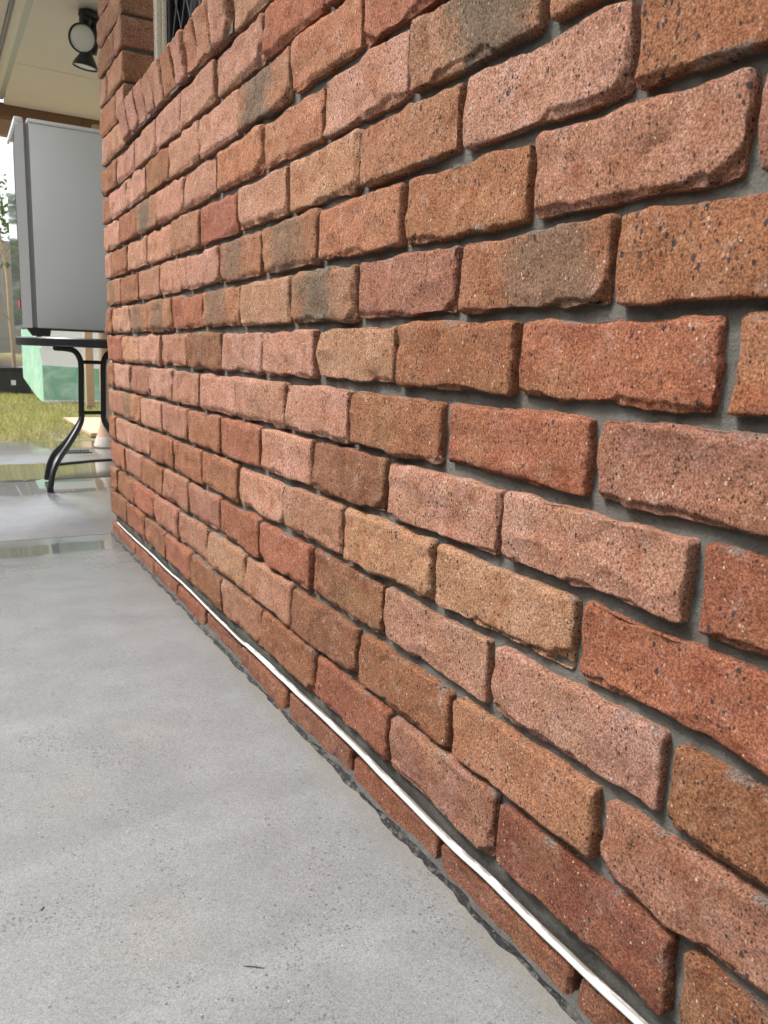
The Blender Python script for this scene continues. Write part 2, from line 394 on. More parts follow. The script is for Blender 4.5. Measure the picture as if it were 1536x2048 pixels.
# ------------------------------------------------------------------ bricks
def brick_mesh(w, h, depth, res, seed, full=(0, 0), r0=.0055, amp=1.0):
    """Rugged brick. Local frame: x into the wall (front face at x=0), y along the wall, z up, origin at the front face's centre.
    depth = how far the sides run back; the whole boundary loop is extruded back in rings."""
    nu = max(6, int(round(w/res))); nv = max(5, int(round(h/res)))
    ys = np.linspace(-w/2, w/2, nu+1); zs = np.linspace(-h/2, h/2, nv+1)
    Y, Z = np.meshgrid(ys, zs, indexing='ij')
    # rounded front corners
    rng = np.random.RandomState(seed)
    for sy in (-1, 1):
        for sz in (-1, 1):
            rc = rng.uniform(.003, .010) + (.004 if sy > 0 else 0)
            dy = np.clip(rc-(w/2-sy*Y), 0, None); dz = np.clip(rc-(h/2-sz*Z), 0, None)
            both = (dy > 0) & (dz > 0); L = np.hypot(dy, dz)+1e-9; m = np.maximum(dy, dz)
            Y = np.where(both, Y - sy*dy + sy*dy*m/L, Y); Z = np.where(both, Z - sz*dz + sz*dz*m/L, Z)
    front = np.stack([np.zeros_like(Y), Y, Z], -1).reshape(-1, 3)
    idx = np.arange((nu+1)*(nv+1)).reshape(nu+1, nv+1)
    loop = np.concatenate([idx[:-1, 0], idx[-1, :-1], idx[:0:-1, -1], idx[0, :0:-1]])
    rings = [d for d in (.0025, .006, .011, .020) if d < depth-.002]
    if depth > .03: rings += list(np.arange(.018+2*res, depth, 2*res))
    rings.append(depth)
    P = [front]; 
    for d in rings:
        q = front[loop].copy(); q[:, 0] = d; P.append(q)
    P = np.concatenate(P)
    nL = len(loop); nF = len(front)
    F = [np.stack([idx[:-1, :-1], idx[1:, :-1], idx[1:, 1:], idx[:-1, 1:]], -1).reshape(-1, 4)[:, ::-1]]
    prev = loop
    for k in range(len(rings)):
        cur = nF+k*nL+np.arange(nL); F.append(np.stack([prev, np.roll(prev, -1), np.roll(cur, -1), cur], -1)); prev = cur
    F = np.concatenate(F)
    # round the arris with a radius that varies along it
    o = rng.uniform(-50, 50, 3)
    rr = np.clip(r0*(1+.9*fbm(P*38+o, seed, 2)), .0018, .012)[:, None]
    half = np.array([1e3, w/2, h/2]); lo = np.stack([rr[:, 0], -half[1]+rr[:, 0], -half[2]+rr[:, 0]], -1); hi = np.stack([np.full(len(P), 9.), half[1]-rr[:, 0], half[2]-rr[:, 0]], -1)
    inner = np.minimum(np.maximum(P, lo), hi); D = P-inner; L = np.linalg.norm(D, axis=1, keepdims=True)+1e-9
    nrm = D/L; Q = np.where(L > 1e-6, inner+nrm*np.minimum(rr, L*2), P)
    # broad dents, creases and torn skin
    a = amp
    q = P.copy(); wob = fbm(P*22+o, seed+5, 2)[:, None]*.012
    dents = fbm((q+wob)*[1, 13, 16]+o, seed+1, 2)
    crease = 1-np.abs(fbm((q+wob*1.5)*[1, 17, 21]-o, seed+2, 2))*2.4
    crease = np.clip(crease, 0, 1)**3
    fold = vnoise((q+wob*1.2)*[1, 15, 19]-o*1.7, seed+29)+.25*vnoise((q+wob)*[1, 44, 52]+o, seed+30)
    med = fbm(P*62+o, seed+3, 3); small = fbm(P*190+o, seed+4, 2)
    sgn = rng.choice([-1, 1])
    disp = a*(.0034*dents + sgn*.0048*(np.abs(fold)-.2) + .0008*med + .00042*small)
    Q = Q + nrm*disp[:, None]
    # chipped, dragged lower arris (and a few on the other edges)
    e_bot = P[:, 2]+h/2; e_top = h/2-P[:, 2]
    sidey = np.where(np.abs(P[:, 1]) < w/2-1e-6, 1, 0)
    frontm = np.exp(-P[:, 0]/.004)
    on = np.clip((n1(P[:, 1]*11+o[0], seed+7)+.22)*4, 0, 1)
    cb = on*(.0068+.0038*n1(P[:, 1]*22+o[1], seed+8)+.0022*n1(P[:, 1]*95, seed+31)+.0013*n1(P[:, 1]*260, seed+32))
    m = np.clip((cb-e_bot)/.0016, 0, 1)*frontm
    Q[:, 0] += m*(.0038+.0014*n1(P[:, 1]*50, seed+9))*a
    Q[:, 2] += np.exp(-e_bot/.004)*(.0012*n1(P[:, 1]*45+o[2], seed+10)+.0009*n1(P[:, 1]*190, seed+11))*a
    on = np.clip((n1(P[:, 1]*10+o[1], seed+12)-.05)*4, 0, 1)
    ct = on*(.0050+.003*n1(P[:, 1]*26, seed+13)+.0018*n1(P[:, 1]*120, seed+33))
    m = np.clip((ct-e_top)/.0025, 0, 1)*frontm; Q[:, 0] += m*.0032*a
    Q[:, 2] += np.exp(-e_top/.004)*(.0011*n1(P[:, 1]*40+o[0], seed+14)+.0007*n1(P[:, 1]*180, seed+15))*a
    for sgny in (-1, 1):
        e = w/2-sgny*P[:, 1]
        Q[:, 1] += sgny*np.exp(-e/.005)*(.0014*n1(P[:, 2]*34+o[2], seed+16+sgny)+.0008*n1(P[:, 2]*120, seed+20+sgny))*a
        cc = np.clip(n1(P[:, 2]*28+o[0]+sgny*9, seed+23)*.9-.22, 0, 1)*.016
        Q[:, 0] += np.clip((cc-e)/.003, 0, 1)*frontm*.0035*a
    # one knocked-off corner now and then
    if rng.rand() < .38:
        sy, sz = rng.choice([-1, -1, 1]), -1
        dc = (w/2-sy*P[:, 1])*rng.uniform(.5, .8)+(h/2-sz*P[:, 2]); th = rng.uniform(.012, .026)+.006*med
        Q[:, 0] += np.clip((th-dc)/.004, 0, 1)*frontm*.0065
    return mesh_np('brick', Q, F)

PAL = {  # base colour, burnt patch, dark specks (0-10)
 'P': ((.460, .255, .182), 0, 2), 'y': ((.445, .258, .160), .0, 2), 'M': ((.360, .180, .126), 0, 2), 'b': ((.405, .215, .140), 0, 3),
 'R': ((.350, .137, .081), 0, 3), 'r': ((.285, .110, .066), 0, 4), 'O': ((.405, .195, .112), 0, 4), 'o': ((.375, .172, .092), 0, 10),
 'B': ((.300, .138, .074), 0, 6), 'd': ((.245, .112, .060), .15, 7), 'D': ((.365, .180, .098), .62, 5), 'G': ((.340, .188, .112), .85, 6),
 'k': ((.265, .118, .074), 0, 5),
}
ROWS = {  # course: ((joint centres along the wall, m), brick tone from nearest to farthest)
 -6: ((-.005, .237, .484, .725, .978, 1.221, 1.446, 1.686, 1.926), 'RORRPPPPPB'),
 -5: ((-.113, .124, .364, .605, .846, 1.088, 1.328, 1.564, 1.798, 2.035), 'ORROGPPBPPB'),
 -4: ((-.240, .000, .242, .484, .730, .976, 1.205, 1.448, 1.677, 1.907), 'OOGPOOPPGBP'),
 -3: ((-.117, .128, .368, .609, .852, 1.093, 1.322, 1.561, 1.799, 2.038), 'oPOyPRbPPBP'),
 -2: ((-.237, .004, .246, .491, .728, .963, 1.196, 1.441, 1.672, 1.912), 'MboODDPPbBD'),
 -1: ((-.114, .121, .362, .594, .837, 1.080, 1.323, 1.571, 1.807, 2.043), 'oDMGyDRDDPB'),
 0: ((-.235, .008, .249, .492, .724, .955, 1.198, 1.439, 1.683, 1.917), 'oRByPPdbPyR'),
 1: ((-.109, .134, .371, .605, .851, 1.098, 1.327, 1.569, 1.803, 2.039), 'MRBPPPbPMPB'),
 2: ((-.230, .016, .262, .498, .725, .957, 1.193, 1.435, 1.673, 1.907), 'rPPdPRBMPDb'),
 3: ((-.108, .139, .382, .615, .848, 1.088, 1.328, 1.567, 1.806, 2.042), 'RyybPBBBbPB'),
 4: ((-.225, .019, .257, .494, .725, .963, 1.198, 1.433, 1.678, 1.912), 'BPPdRRMMBMR'),
 5: ((-.156, .086, .327, .573, .804, 1.051, 1.299, 1.547, 1.798, 2.040), 'MOBdbybMRBB'),
 6: ((-.256, -.009, .227, .471, .714, .955, 1.189, 1.435, 1.669, 1.905), 'BrMRBbBRBRB'),
 7: ((-.149, .095, .332, .582, .827, 1.069, 1.308, 1.548, 1.790, 2.030), 'kkrkkkrkkkk'),
}
wall = thing('brick_wall', 'rough-faced red and tan clay brick house wall with recessed grey joints', 'brick wall', (0, 0, GZ))
JIT = random.Random(11)
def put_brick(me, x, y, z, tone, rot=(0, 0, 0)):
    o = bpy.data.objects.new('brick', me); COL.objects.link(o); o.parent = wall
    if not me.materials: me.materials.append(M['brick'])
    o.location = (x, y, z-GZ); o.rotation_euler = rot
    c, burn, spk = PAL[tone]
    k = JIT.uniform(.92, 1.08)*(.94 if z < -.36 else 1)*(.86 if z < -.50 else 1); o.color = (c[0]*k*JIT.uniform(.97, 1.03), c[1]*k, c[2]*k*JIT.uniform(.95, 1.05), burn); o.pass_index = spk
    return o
def res_for(y):
    d = max(.35, y+.55)
    return min(.0065, max(.0022, .0022*d/.62))
seed = 100
Y_NEAR = -.62
def run_course(c, joints, tones, y_lo, y_hi):
    """bricks between y_lo and y_hi; joints inside; 10 mm gaps"""
    global seed
    z = -(c+.5)*BH
    js = list(joints); ext = []
    while js[0]-.24 > y_lo+.03: js.insert(0, js[0]-.24); ext.append(1)
    tones = tones[0]*len(ext)+tones
    bounds = [y_lo]+js+[y_hi]
    for i in range(len(bounds)-1):
        a, b = bounds[i], bounds[i+1]
        ga = .006 if i > 0 else (0 if y_lo > Y_NEAR+.001 else .006); gb = .006 if i < len(bounds)-2 else 0
        w = b-a-ga-gb
        if w < .03: continue
        yc = (a+ga+b-gb)/2; seed += 1
        end = (b == y_hi) or (a == y_lo and y_lo > 0)
        h = .0752+JIT.uniform(-.0012, .0012)
        if c == 7: z2 = -.6590; h = .058
        else: z2 = z
        me = brick_mesh(w, h, .105 if end else .024, res_for(yc), seed, r0=.0032+JIT.uniform(0, .0016))
        put_brick(me, JIT.uniform(-.0020, .0022), yc, z2+JIT.uniform(-.0012, .0012), tones[i % len(tones)],
                  (JIT.uniform(-.004, .004), JIT.uniform(-.012, .012), JIT.uniform(-.008, .008)))
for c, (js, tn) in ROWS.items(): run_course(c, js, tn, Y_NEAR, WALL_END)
# brickwork beside the window: near jamb and far pier
NEARJ, FARJ = .874, 1.800
random.seed(3)
for c in range(-14, -6):
    t = ''.join(random.choice('PROPBbyRP') for _ in range(8))
    if c >= -10:
        js = [NEARJ-.24*k-(.12 if c % 2 else 0) for k in range(1, 6)][::-1]
        js = [j for j in js if j > Y_NEAR+.04]
        run_course(c, js, t, Y_NEAR, NEARJ-.010)
    pj = (1.910,) if c % 2 == 0 else (2.035,)
    run_course(c, pj, random.choice(['PO', 'Oy', 'yP', 'Pb']) , FARJ, WALL_END)
# brick-on-edge sill
SJ = [.879, .975, 1.072, 1.158, 1.249, 1.343, 1.430, 1.515, 1.605, 1.700, 1.796]
ST = 'PbOPOPPbPP'
for i in range(len(SJ)-1):
    w = SJ[i+1]-SJ[i]-.009; seed += 1
    me = brick_mesh(w, .094, .135, .003 if i < 6 else .004, seed, r0=.007, amp=1.0)
    put_brick(me, -.012+JIT.uniform(-.002, .002), (SJ[i]+SJ[i+1])/2, .5685+JIT.uniform(-.002, .002), ST[i], (JIT.uniform(-.01, .01), -.16, JIT.uniform(-.01, .01)))

# mortar: one recessed, slightly wavy sheet per stretch, with a solid core behind
def mortar_sheet(V, F, P0, du, dv, nu, nv, nrm, sd):
    b = len(V)
    U, T = np.meshgrid(np.linspace(0, 1, nu+1), np.linspace(0, 1, nv+1), indexing='ij')
    P = np.array(P0)+U[..., None]*np.array(du)+T[..., None]*np.array(dv); P = P.reshape(-1, 3)
    d = .0028*fbm(P*26, sd, 3)+.0012*vnoise(P*110, sd+3)
    P = P+np.array(nrm)*d[:, None]; V += list(map(tuple, P))
    idx = b+np.arange((nu+1)*(nv+1)).reshape(nu+1, nv+1)
    F += list(map(tuple, np.stack([idx[:-1, :-1], idx[:-1, 1:], idx[1:, 1:], idx[1:, :-1]], -1).reshape(-1, 4)))
V, F = [], []
mx = .0135; me_ = WALL_END-.0135
Z0, ZS = -.76, .516
def sheet_y(y0, y1, z0, z1, x=mx):
    nu = max(2, int((y1-y0)/.006)); nv = max(2, int((z1-z0)/.006))
    mortar_sheet(V, F, (x, y0, z0), (0, y1-y0, 0), (0, 0, z1-z0), nu, nv, (-1, 0, 0), 5)
sheet_y(Y_NEAR, me_, Z0, ZS+.004)
sheet_y(Y_NEAR, NEARJ-.012, ZS+.004, .862)
sheet_y(FARJ+.009, me_, ZS+.004, 1.206)
mortar_sheet(V, F, (mx, FARJ+.009, ZS+.004), (.11, 0, 0), (0, 0, .686), 14, 100, (0, -1, 0), 9)
mortar_sheet(V, F, (mx-.006, SJ[0], ZS), (.17, 0, .027), (0, FARJ-SJ[0], 0), 20, 110, (0, 0, 0), 9)
mortar_sheet(V, F, (.000, SJ[0]-.004, .524), (.017, 0, .088), (0, FARJ-SJ[0]+.004, 0), 14, 150, (-1, 0, 0), 12)
mortar_sheet(V, F, (.012, SJ[0], .612), (.12, 0, .018), (0, FARJ-SJ[0], 0), 14, 150, (0, 0, 1), 12)
b = len(V)
mb = MB(); mb.v = V; mb.f = F
mb.box(.030, .22, Y_NEAR, me_-.002, Z0, .515)
mb.box(.030, .22, Y_NEAR, NEARJ-.013, .515, .862)
mb.box(.030, .22, FARJ+.012, me_-.002, .515, 1.206)
mb.box(.22, 1.7, 1.94, me_-.002, Z0, 1.206)
for i in range(len(mb.v)): x, y, z = mb.v[i]; mb.v[i] = (x, y, z-GZ)
me = mesh_np('mortar', mb.v, mb.f); me.polygons.foreach_set('use_smooth', [True]*len(me.polygons))
me.set_sharp_from_angle(angle=math.radians(50))
link('mortar', me, M['mortar'], wall)

# ragged black seal and mortar smear along the wall foot
def foot_strip(name, m, x_in, x_out, z_in, z_out, sd, wob, lumps):
    ys = np.arange(-.62, WALL_END+.004, .004); n = len(ys); V = []; K = 7
    for k in range(K):
        t = k/(K-1)
        x = x_in+(x_out-x_in)*t; z = z_in+(z_out-z_in)*t
        p = np.stack([np.full(n, t*3.0), ys*28, np.zeros(n)], -1)
        dx = wob*fbm(p, sd, 3)*t; dz = lumps*np.clip(fbm(np.stack([np.full(n, t*7.), ys*60, np.zeros(n)], -1), sd+4, 3), -.3, 1)*math.sin(math.pi*min(1, t*1.05))
        V.append(np.stack([x+dx, ys, z+dz-GZ], -1))
    V = np.concatenate(V); idx = np.arange(K*n).reshape(K, n)
    F = np.stack([idx[:-1, :-1], idx[:-1, 1:], idx[1:, 1:], idx[1:, :-1]], -1).reshape(-1, 4)
    return link(name, mesh_np(name, V, F), m, wall)
foot_strip('mortar_smear', M['smear'], .012, -.0040, -.660, -.6685, 41, .006, .003)
foot_strip('wall_base_seal', M['seal'], .003, -.0095, -.6670, -.6762, 57, .011, .0035)

# ------------------------------------------------------------------ window in the wall
win = link('window', None, None, wall); win.location = (0, 0, 0)
def zz(mb):
    for i in range(len(mb.v)): x, y, z = mb.v[i]; mb.v[i] = (x, y, z-GZ)
    return mb
zz(MB().box(.088, .1015, 1.768, FARJ+.004, .60, 1.20, .001).box(.1015, .104, 1.772, FARJ+.004, .60, 1.20).box(.104, .116, 1.764, FARJ+.004, .60, 1.20, .001)).build('frame', M['moldy'], win)
zz(MB().box(.088, .116, NEARJ-.012, .905, .60, 1.20, .001)).build('frame', M['cream'], win)
zz(MB().box(.090, .116, .905, 1.764, .612, .650, .001)).build('frame', M['cream'], win)
zz(MB().box(.096, .114, 1.325, 1.368, .650, 1.20, .001)).build('mullion', M['cream'], win)
zz(MB().box(.146, .150, .905, 1.764, .650, 1.20)).build('pane', M['glass'], win)
zz(MB().box(.117, .126, 1.742, 1.763, .650, 1.20, .001).box(.117, .126, 1.370, 1.390, .650, 1.20, .001)).build('screen_frame', M['black'], win)
gm = MB()
for k in range(-10, 17):
    for sg in (1, -1):
        y0 = 1.385+k*.085; pts = []
        for (t) in np.linspace(0, .55, 23):
            y = y0+sg*t*.62
            if 1.390 < y < 1.744: pts.append((.1215+(.0015 if sg > 0 else -.0015), y, .65+t))
        if len(pts) > 2: gm.tube(pts, .0017, 6)
zz(gm).build('grille', M['mesh'], win)
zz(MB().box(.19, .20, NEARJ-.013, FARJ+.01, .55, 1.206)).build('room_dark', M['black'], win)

# ------------------------------------------------------------------ cable tucked into the lowest joint
cp = [(2.03, -0.6115, -.0035, .0022), (1.85, -0.6120, -.0045, .0024), (1.594, -0.6095, -.0045, .0026), (1.40, -0.6110, -.0045, .0026), (1.233, -0.6085, -.0045, .0028), (1.0, -0.6120, -.0045, .003), (.82, -0.6145, -.0045, .003),
      (.775, -0.6125, -.003, .0038), (.70, -0.6125, -.0025, .0046), (.526, -0.6120, -.0025, .0048), (.339, -0.6115, -.0025, .0048), (.19, -0.6165, -.0025, .0048), (.071, -0.6195, -.0025, .0047), (-.028, -0.6180, -.0025, .0047),
      (-.11, -0.6195, -.0025, .0047), (-.181, -0.6195, -.0025, .0047), (-.30, -0.6180, -.0025, .0047), (-.60, -0.6190, -.0025, .0047)]
pts = bez([(p[2], p[0], p[1]) for p in cp], 10)
rad = []
for i in range(len(cp)-1):
    for k in range(10): rad.append(cp[i][3]+(cp[i+1][3]-cp[i][3])*k/10)
rad.append(cp[-1][3])
pts = [Vector((p.x+.0008*float(n1(np.array([p.y*21]), 3)[0]), p.y, p.z+.0010*float(n1(np.array([p.y*17]), 5)[0]))) for p in pts]
cb = MB().tube(pts, rad, 12).build('cable', M['cable']); tag(cb, 'grubby white cable run along the lowest brick joint above the concrete', 'cable')
# caulk-like blobs where the far run was pushed into the joint
# ------------------------------------------------------------------ ground, paving
def plane_np(name, x0, x1, y0, y1, z, m, parent=None, nx=1, ny=1, fn=None):
    xs = np.linspace(x0, x1, nx+1); ys = np.linspace(y0, y1, ny+1); X, Y = np.meshgrid(xs, ys, indexing='ij'); Zz = np.full_like(X, z)
    if fn is not None: Zz = fn(X, Y)
    V = np.stack([X, Y, Zz], -1).reshape(-1, 3); idx = np.arange(len(V)).reshape(nx+1, ny+1)
    F = np.stack([idx[:-1, :-1], idx[1:, :-1], idx[1:, 1:], idx[:-1, 1:]], -1).reshape(-1, 4)
    return link(name, mesh_np(name, V, F), m, parent)
g = plane_np('ground', -150, 150, -150, 200, GZ-.09, M['ground']); g['kind'] = 'structure'; g['label'] = 'bare earth around the house and garden'
def lawn_z(X, Y):
    b = np.clip((Y-11.9)/1.2, 0, 1); b = b*b*(3-2*b)
    return GZ-.030+.030*np.clip((Y-5.3)/1.2, 0, 1)+.012*vnoise(np.stack([X*2.2, Y*2.2, X*0], -1), 4)+b*.50
lw = plane_np('garden_ground', -12, 14, 5.20, 24, 0, M['ground'], None, 130, 110, lawn_z); lw['kind'] = 'structure'; lw['label'] = 'patchy garden soil rising to a low bank at the fence'
pav = bpy.data.objects.new('pavement', None); COL.objects.link(pav); pav['kind'] = 'structure'; pav['label'] = 'rain-wet grey concrete path along the wall'
def slab(y0, y1, x0=-2.6, x1=4.4, z=GZ):
    mb = MB().box(x0, x1, y0, y1, z-.10, z, .003); return mb.build('concrete_slab', M['concrete'], pav)
slab(-2.2, 2.150); slab(2.156, 4.035); slab(4.043, 5.22, z=GZ-.006)
# small litter on the path
def twig(x0, y0, x1, y1, label):
    d = Vector((x1-x0, y1-y0, 0)); p0 = Vector((x0, y0, GZ+.0008)); pts = [p0+d*float(t)+Vector((0, 0, .0004*math.sin(math.pi*t))) for t in np.linspace(0, 1, 7)]
    tag(MB().tube(pts, [.0004, .0006, .0006, .0005, .0006, .0005, .0003], 6).build('twig', M['soil']), label, 'twig')
twig(-.269, .053, -.252, .041, 'short dark twig lying on the dry grey concrete beside the wall foot')
twig(-.444, .236, -.440, .242, 'tiny dark sliver of wood out on the open concrete away from the wall')

# ------------------------------------------------------------------ fridge on the table
TZ = -.004
fr = thing('bar_fridge', 'silver-grey bar fridge seen from its side, standing on the black patio table', 'fridge', (-.088, 3.25, .036), math.radians(-1.0))
def prof_body(): return None
MB().box(0, .47, 0, .44, 0, .852, .006).build('body', M['fridge'], fr)
MB().box(-.004, .474, -.004, .444, .852, .868, .004).build('top_panel', M['white'], fr)
# door: front skin bulges, top rounded over
poly = [(-.020, 0), (-.050, 0), (-.060, .012), (-.0615, .40), (-.061, .72), (-.057, .80), (-.048, .832), (-.036, .846), (-.020, .848)]
MB().prism(poly, -.002, .442).build('door', M['fridge'], fr)
sk = [(-.0625, .014), (-.064, .40), (-.0635, .72), (-.0595, .803), (-.0505, .836), (-.0495, .834), (-.058, .80), (-.0618, .72), (-.0622, .40), (-.061, .014)]
MB().prism(sk, -.0015, .4415).build('door_front', M['doorskin'], fr)
MB().box(-.056, -.020, -.003, .443, .846, .868, .006).build('door_cap', M['white'], fr)
gk = MB()
for i in range(3): gk.box(-.0185+i*.006, -.0140+i*.006, .003+.002*(i == 1), .437, .004, .85, .0012)
gk.box(-.020, .001, .010, .43, .003, .85).build('gasket', M['gasket'], fr)
MB().box(-.0655, -.0640, .02, .10, .088, .118).build('red_reflection', M['red'], fr)  # reflection of something red, built as a thin plate on the door
f1 = MB().prism([(-.042, 0), (.058, 0), (.052, -.034), (-.018, -.034)], .01, .06)
f1.build('foot', M['blackplastic'], fr)
for x, y in ((.40, .02), (.40, .36), (.02, .36)): MB().lathe([(.014, 0), (.012, -.034)], 16, Matrix.Translation((x+.02, y+.02, 0))).build('foot', M['blackplastic'], fr)

# ------------------------------------------------------------------ patio table
tb = thing('patio_table', 'black metal patio table with splayed tube legs on the wet slab', 'table', (.137, 3.24, GZ))
def L(p): return Vector((p[0]-.137, p[1]-3.24, p[2]-GZ))
x0, x1, y0, y1 = -.170, .66, 3.10, 3.86
zt, r = -.022, .040
ring = [(.222+.375*math.cos(2*math.pi*k/56), 3.42+.375*math.sin(2*math.pi*k/56)) for k in range(56)]
rm = MB()
sect = [(-.006, -.019), (.006, -.019), (.011, -.014), (.011, .014), (.006, .0195), (-.006, .0195), (-.011, .014), (-.011, -.014)]
n = len(ring); mid = Vector(((x0+x1)/2, (y0+y1)/2, 0))
for i in range(n):
    p = Vector((*ring[i], 0)); a = Vector((*ring[i-1], 0)); c2 = Vector((*ring[(i+1) % n], 0)); t = (c2-a).normalized(); o_ = Vector((t.y, -t.x, 0))
    for u, v in sect: rm.v.append(tuple(L(p+o_*u+Vector((0, 0, zt+v)))))
for i in range(n):
    j = (i+1) % n
    for k in range(8): k2 = (k+1) % 8; rm.f.append((i*8+k, i*8+k2, j*8+k2, j*8+k))
rm.build('rim', M['black'], tb)
gl = MB(); gl.v = [tuple(L((p[0], p[1], zt+.012))) for p in ring]+[tuple(L((p[0], p[1], zt+.018))) for p in ring]
gl.f = [tuple(range(n))[::-1], tuple(range(n, 2*n))]+[(i, (i+1) % n, n+(i+1) % n, n+i) for i in range(n)]
gl.build('table_top', M['glass'], tb)
TR = .0130
def leg(x, sx, sy, dx):
    # arm under the rim, curve down, upright, then a splayed foot
    up = [(x+sx*.12, 3.15, -.047), (x+sx*.070, 3.19, -.049), (x+sx*.030, 3.225, -.058), (x+sx*.008, 3.237, -.085), (x, 3.24, -.125), (x-.003, 3.24, -.22), (x-.006, 3.24, -.33)]
    dn = [(x-.006+sx*.001, 3.24+sy*.004, -.365), (x-.006+sx*.018, 3.24+sy*.02, -.405), (x+sx*dx*.45, 3.24+sy*.075, -.478), (x+sx*dx*.74, 3.24+sy*.135, -.535), (x+sx*dx*.90, 3.24+sy*.162, -.585), (x+sx*dx*.98, 3.24+sy*.177, -.64), (x+sx*dx, 3.24+sy*.180, -.668)]
    pts = bez(up+dn if sy < 0 else up[-1:]+dn, 6)
    l_ = MB().tube([L(p) for p in pts], TR, 14).build('leg', M['black'], tb)
    c_ = MB().lathe([(TR+.001, 0), (TR+.0015, .004), (TR+.001, .022)], 14, Matrix.Translation(L((x+sx*dx, 3.24+sy*.180, -.672)))).build('foot_cap', M['blackplastic'], l_)
leg(.088, -1, -1, .175); leg(.088, -1, 1, .145); leg(.186, 1, -1, .175); leg(.186, 1, 1, .145)
for z in (-.107, -.338): MB().tube([L((.095, 3.24, z)), L((.182, 3.24, z))], .0085, 12).build('stretcher', M['black'], tb)

# ------------------------------------------------------------------ patio roof underside
rf = thing('patio_roof', 'beige lined patio roof with galvanised side channel and cream edge trim', 'patio roof', (0, 2.2, 1.5))
def RL(mb):
    for i in range(len(mb.v)): x, y, z = mb.v[i]; mb.v[i] = (x, y-2.2, z-1.5)
    return mb
RL(MB().box(0, 1.7, 2.15, 4.555, 1.500, 1.508)).build('ceiling_panel', M['ceiling'], rf)
RL(MB().box(0, 1.7, 4.560, 4.98, 1.500, 1.508)).build('ceiling_panel', M['ceiling'], rf)
# eave end: lining curls down a little to the gutter board
lip = [(4.98, 1.500), (5.05, 1.4985), (5.13, 1.494), (5.20, 1.487), (5.265, 1.476), (5.30, 1.466), (5.30, 1.49), (5.20, 1.505), (4.98, 1.508)]
mb = MB(); nn = len(lip)
mb.v = [(x, y, z) for x in (0, 1.7) for y, z in lip]; mb.f = [tuple(range(nn)), tuple(range(nn, 2*nn))[::-1]]+[(i, (i+1) % nn, nn+(i+1) % nn, nn+i) for i in range(nn)]
RL(mb).build('ceiling_panel', M['ceiling'], rf)
RL(MB().box(-.034, -.002, 2.15, 5.30, 1.4915, 1.4985)).build('galvanised_channel', M['galv'], rf)
RL(MB().box(-.078, -.036, 2.15, 5.34, 1.470, 1.512, .006)).build('edge_trim', M['cream'], rf)
RL(MB().box(-.094, -.080, 2.15, 5.34, 1.488, 1.512)).build('edge_trim', M['gasket'], rf)
RL(MB().box(-.46, -.096, -4.0, 5.34, 1.497, 1.512)).build('eave_panel', M['ceiling'], rf)  # run over the path is out of view, added to limit sky on the wall
RL(MB().box(-.094, .25, -4.0, 2.145, 1.497, 1.512)).build('eave_panel', M['ceiling'], rf)  # out of view, added with the eave run above
RL(MB().box(-.50, 1.7, -4.0, 5.40, 1.53, 1.56)).build('roof_sheet', M['galv'], rf)
RL(MB().box(-.50, -.465, -4.0, 5.40, 1.47, 1.528)).build('fascia_board', M['tan'], rf)
bmm = MB().box(-.6, .47, 5.305, 5.39, 1.395, 1.478, .008).box(.465, 1.7, 5.312, 5.42, 1.38, 1.474, .012)
RL(bmm).build('beam', M['brown'], rf)
RL(MB().box(-.6, 1.7, 5.43, 5.50, 1.310, 1.415, .006)).build('fascia_board', M['tan'], rf)

# ------------------------------------------------------------------ floodlight
fl = thing('floodlight', 'black twin-head sensor floodlight fixed under the patio ceiling', 'floodlight', (.235, 3.60, 1.5))
MB().lathe([(.030, 0), (.045, -.004), (.048, -.020), (.042, -.034), (.020, -.040)], 28).build('base', M['blackplastic'], fl)
MB().tube([(.015, -.01, -.03), (.02, -.02, -.075), (.022, -.03, -.12), (.010, -.035, -.19)], [.020, .022, .020, .014], 16).build('bracket', M['blackplastic'], fl)
sm = Matrix.Translation((-.020, -.035, -.050)) @ Matrix.Rotation(math.radians(-150), 4, 'X')
MB().lathe([(.012, -.02), (.027, -.01), (.031, .008), (.026, .022), (.012, .031)], 24, sm).build('sensor', M['blackplastic'], fl)
def head(loc, aim, s=1.0):
    q = Vector(aim).normalized().to_track_quat('Z', 'Y').to_matrix().to_4x4(); Mx = Matrix.Translation(loc) @ q
    h = MB().lathe([(.017*s, -.072*s), (.020*s, -.066*s), (.022*s, -.048*s), (.034*s, -.030*s), (.054*s, .004*s), (.061*s, .020*s), (.0625*s, .026*s), (.058*s, .026*s), (.055*s, .020*s)], 40, Mx, (True, False)).build('lamp_head', M['blackplastic'], fl)
    MB().lathe([(.002, .024*s), (.03*s, .0235*s), (.050*s, .021*s), (.0565*s, .018*s)], 40, Mx, (True, False)).build('lens', M['lens'], h)
head((-.038, -.072, -.146), (-.42, -.80, -.20))
head((-.030, -.055, -.238), (-.12, .10, -1.0), .93)
MB().tube([(.012, -.03, -.15), (-.02, -.055, -.13)], .011, 10).build('bracket', M['blackplastic'], fl)
MB().tube([(.010, -.035, -.185), (-.024, -.05, -.185)], .011, 10).build('bracket', M['blackplastic'], fl)
MB().tube(bez([(.02, -.02, -.05), (.06, -.03, -.02), (.09, -.02, -.005)], 6), .004, 8).build('lead', M['blackplastic'], fl)
MB().tube(bez([(.0, -.03, -.17), (.05, -.03, -.12), (.075, -.02, -.07)], 6), .004, 8).build('lead', M['blackplastic'], fl)

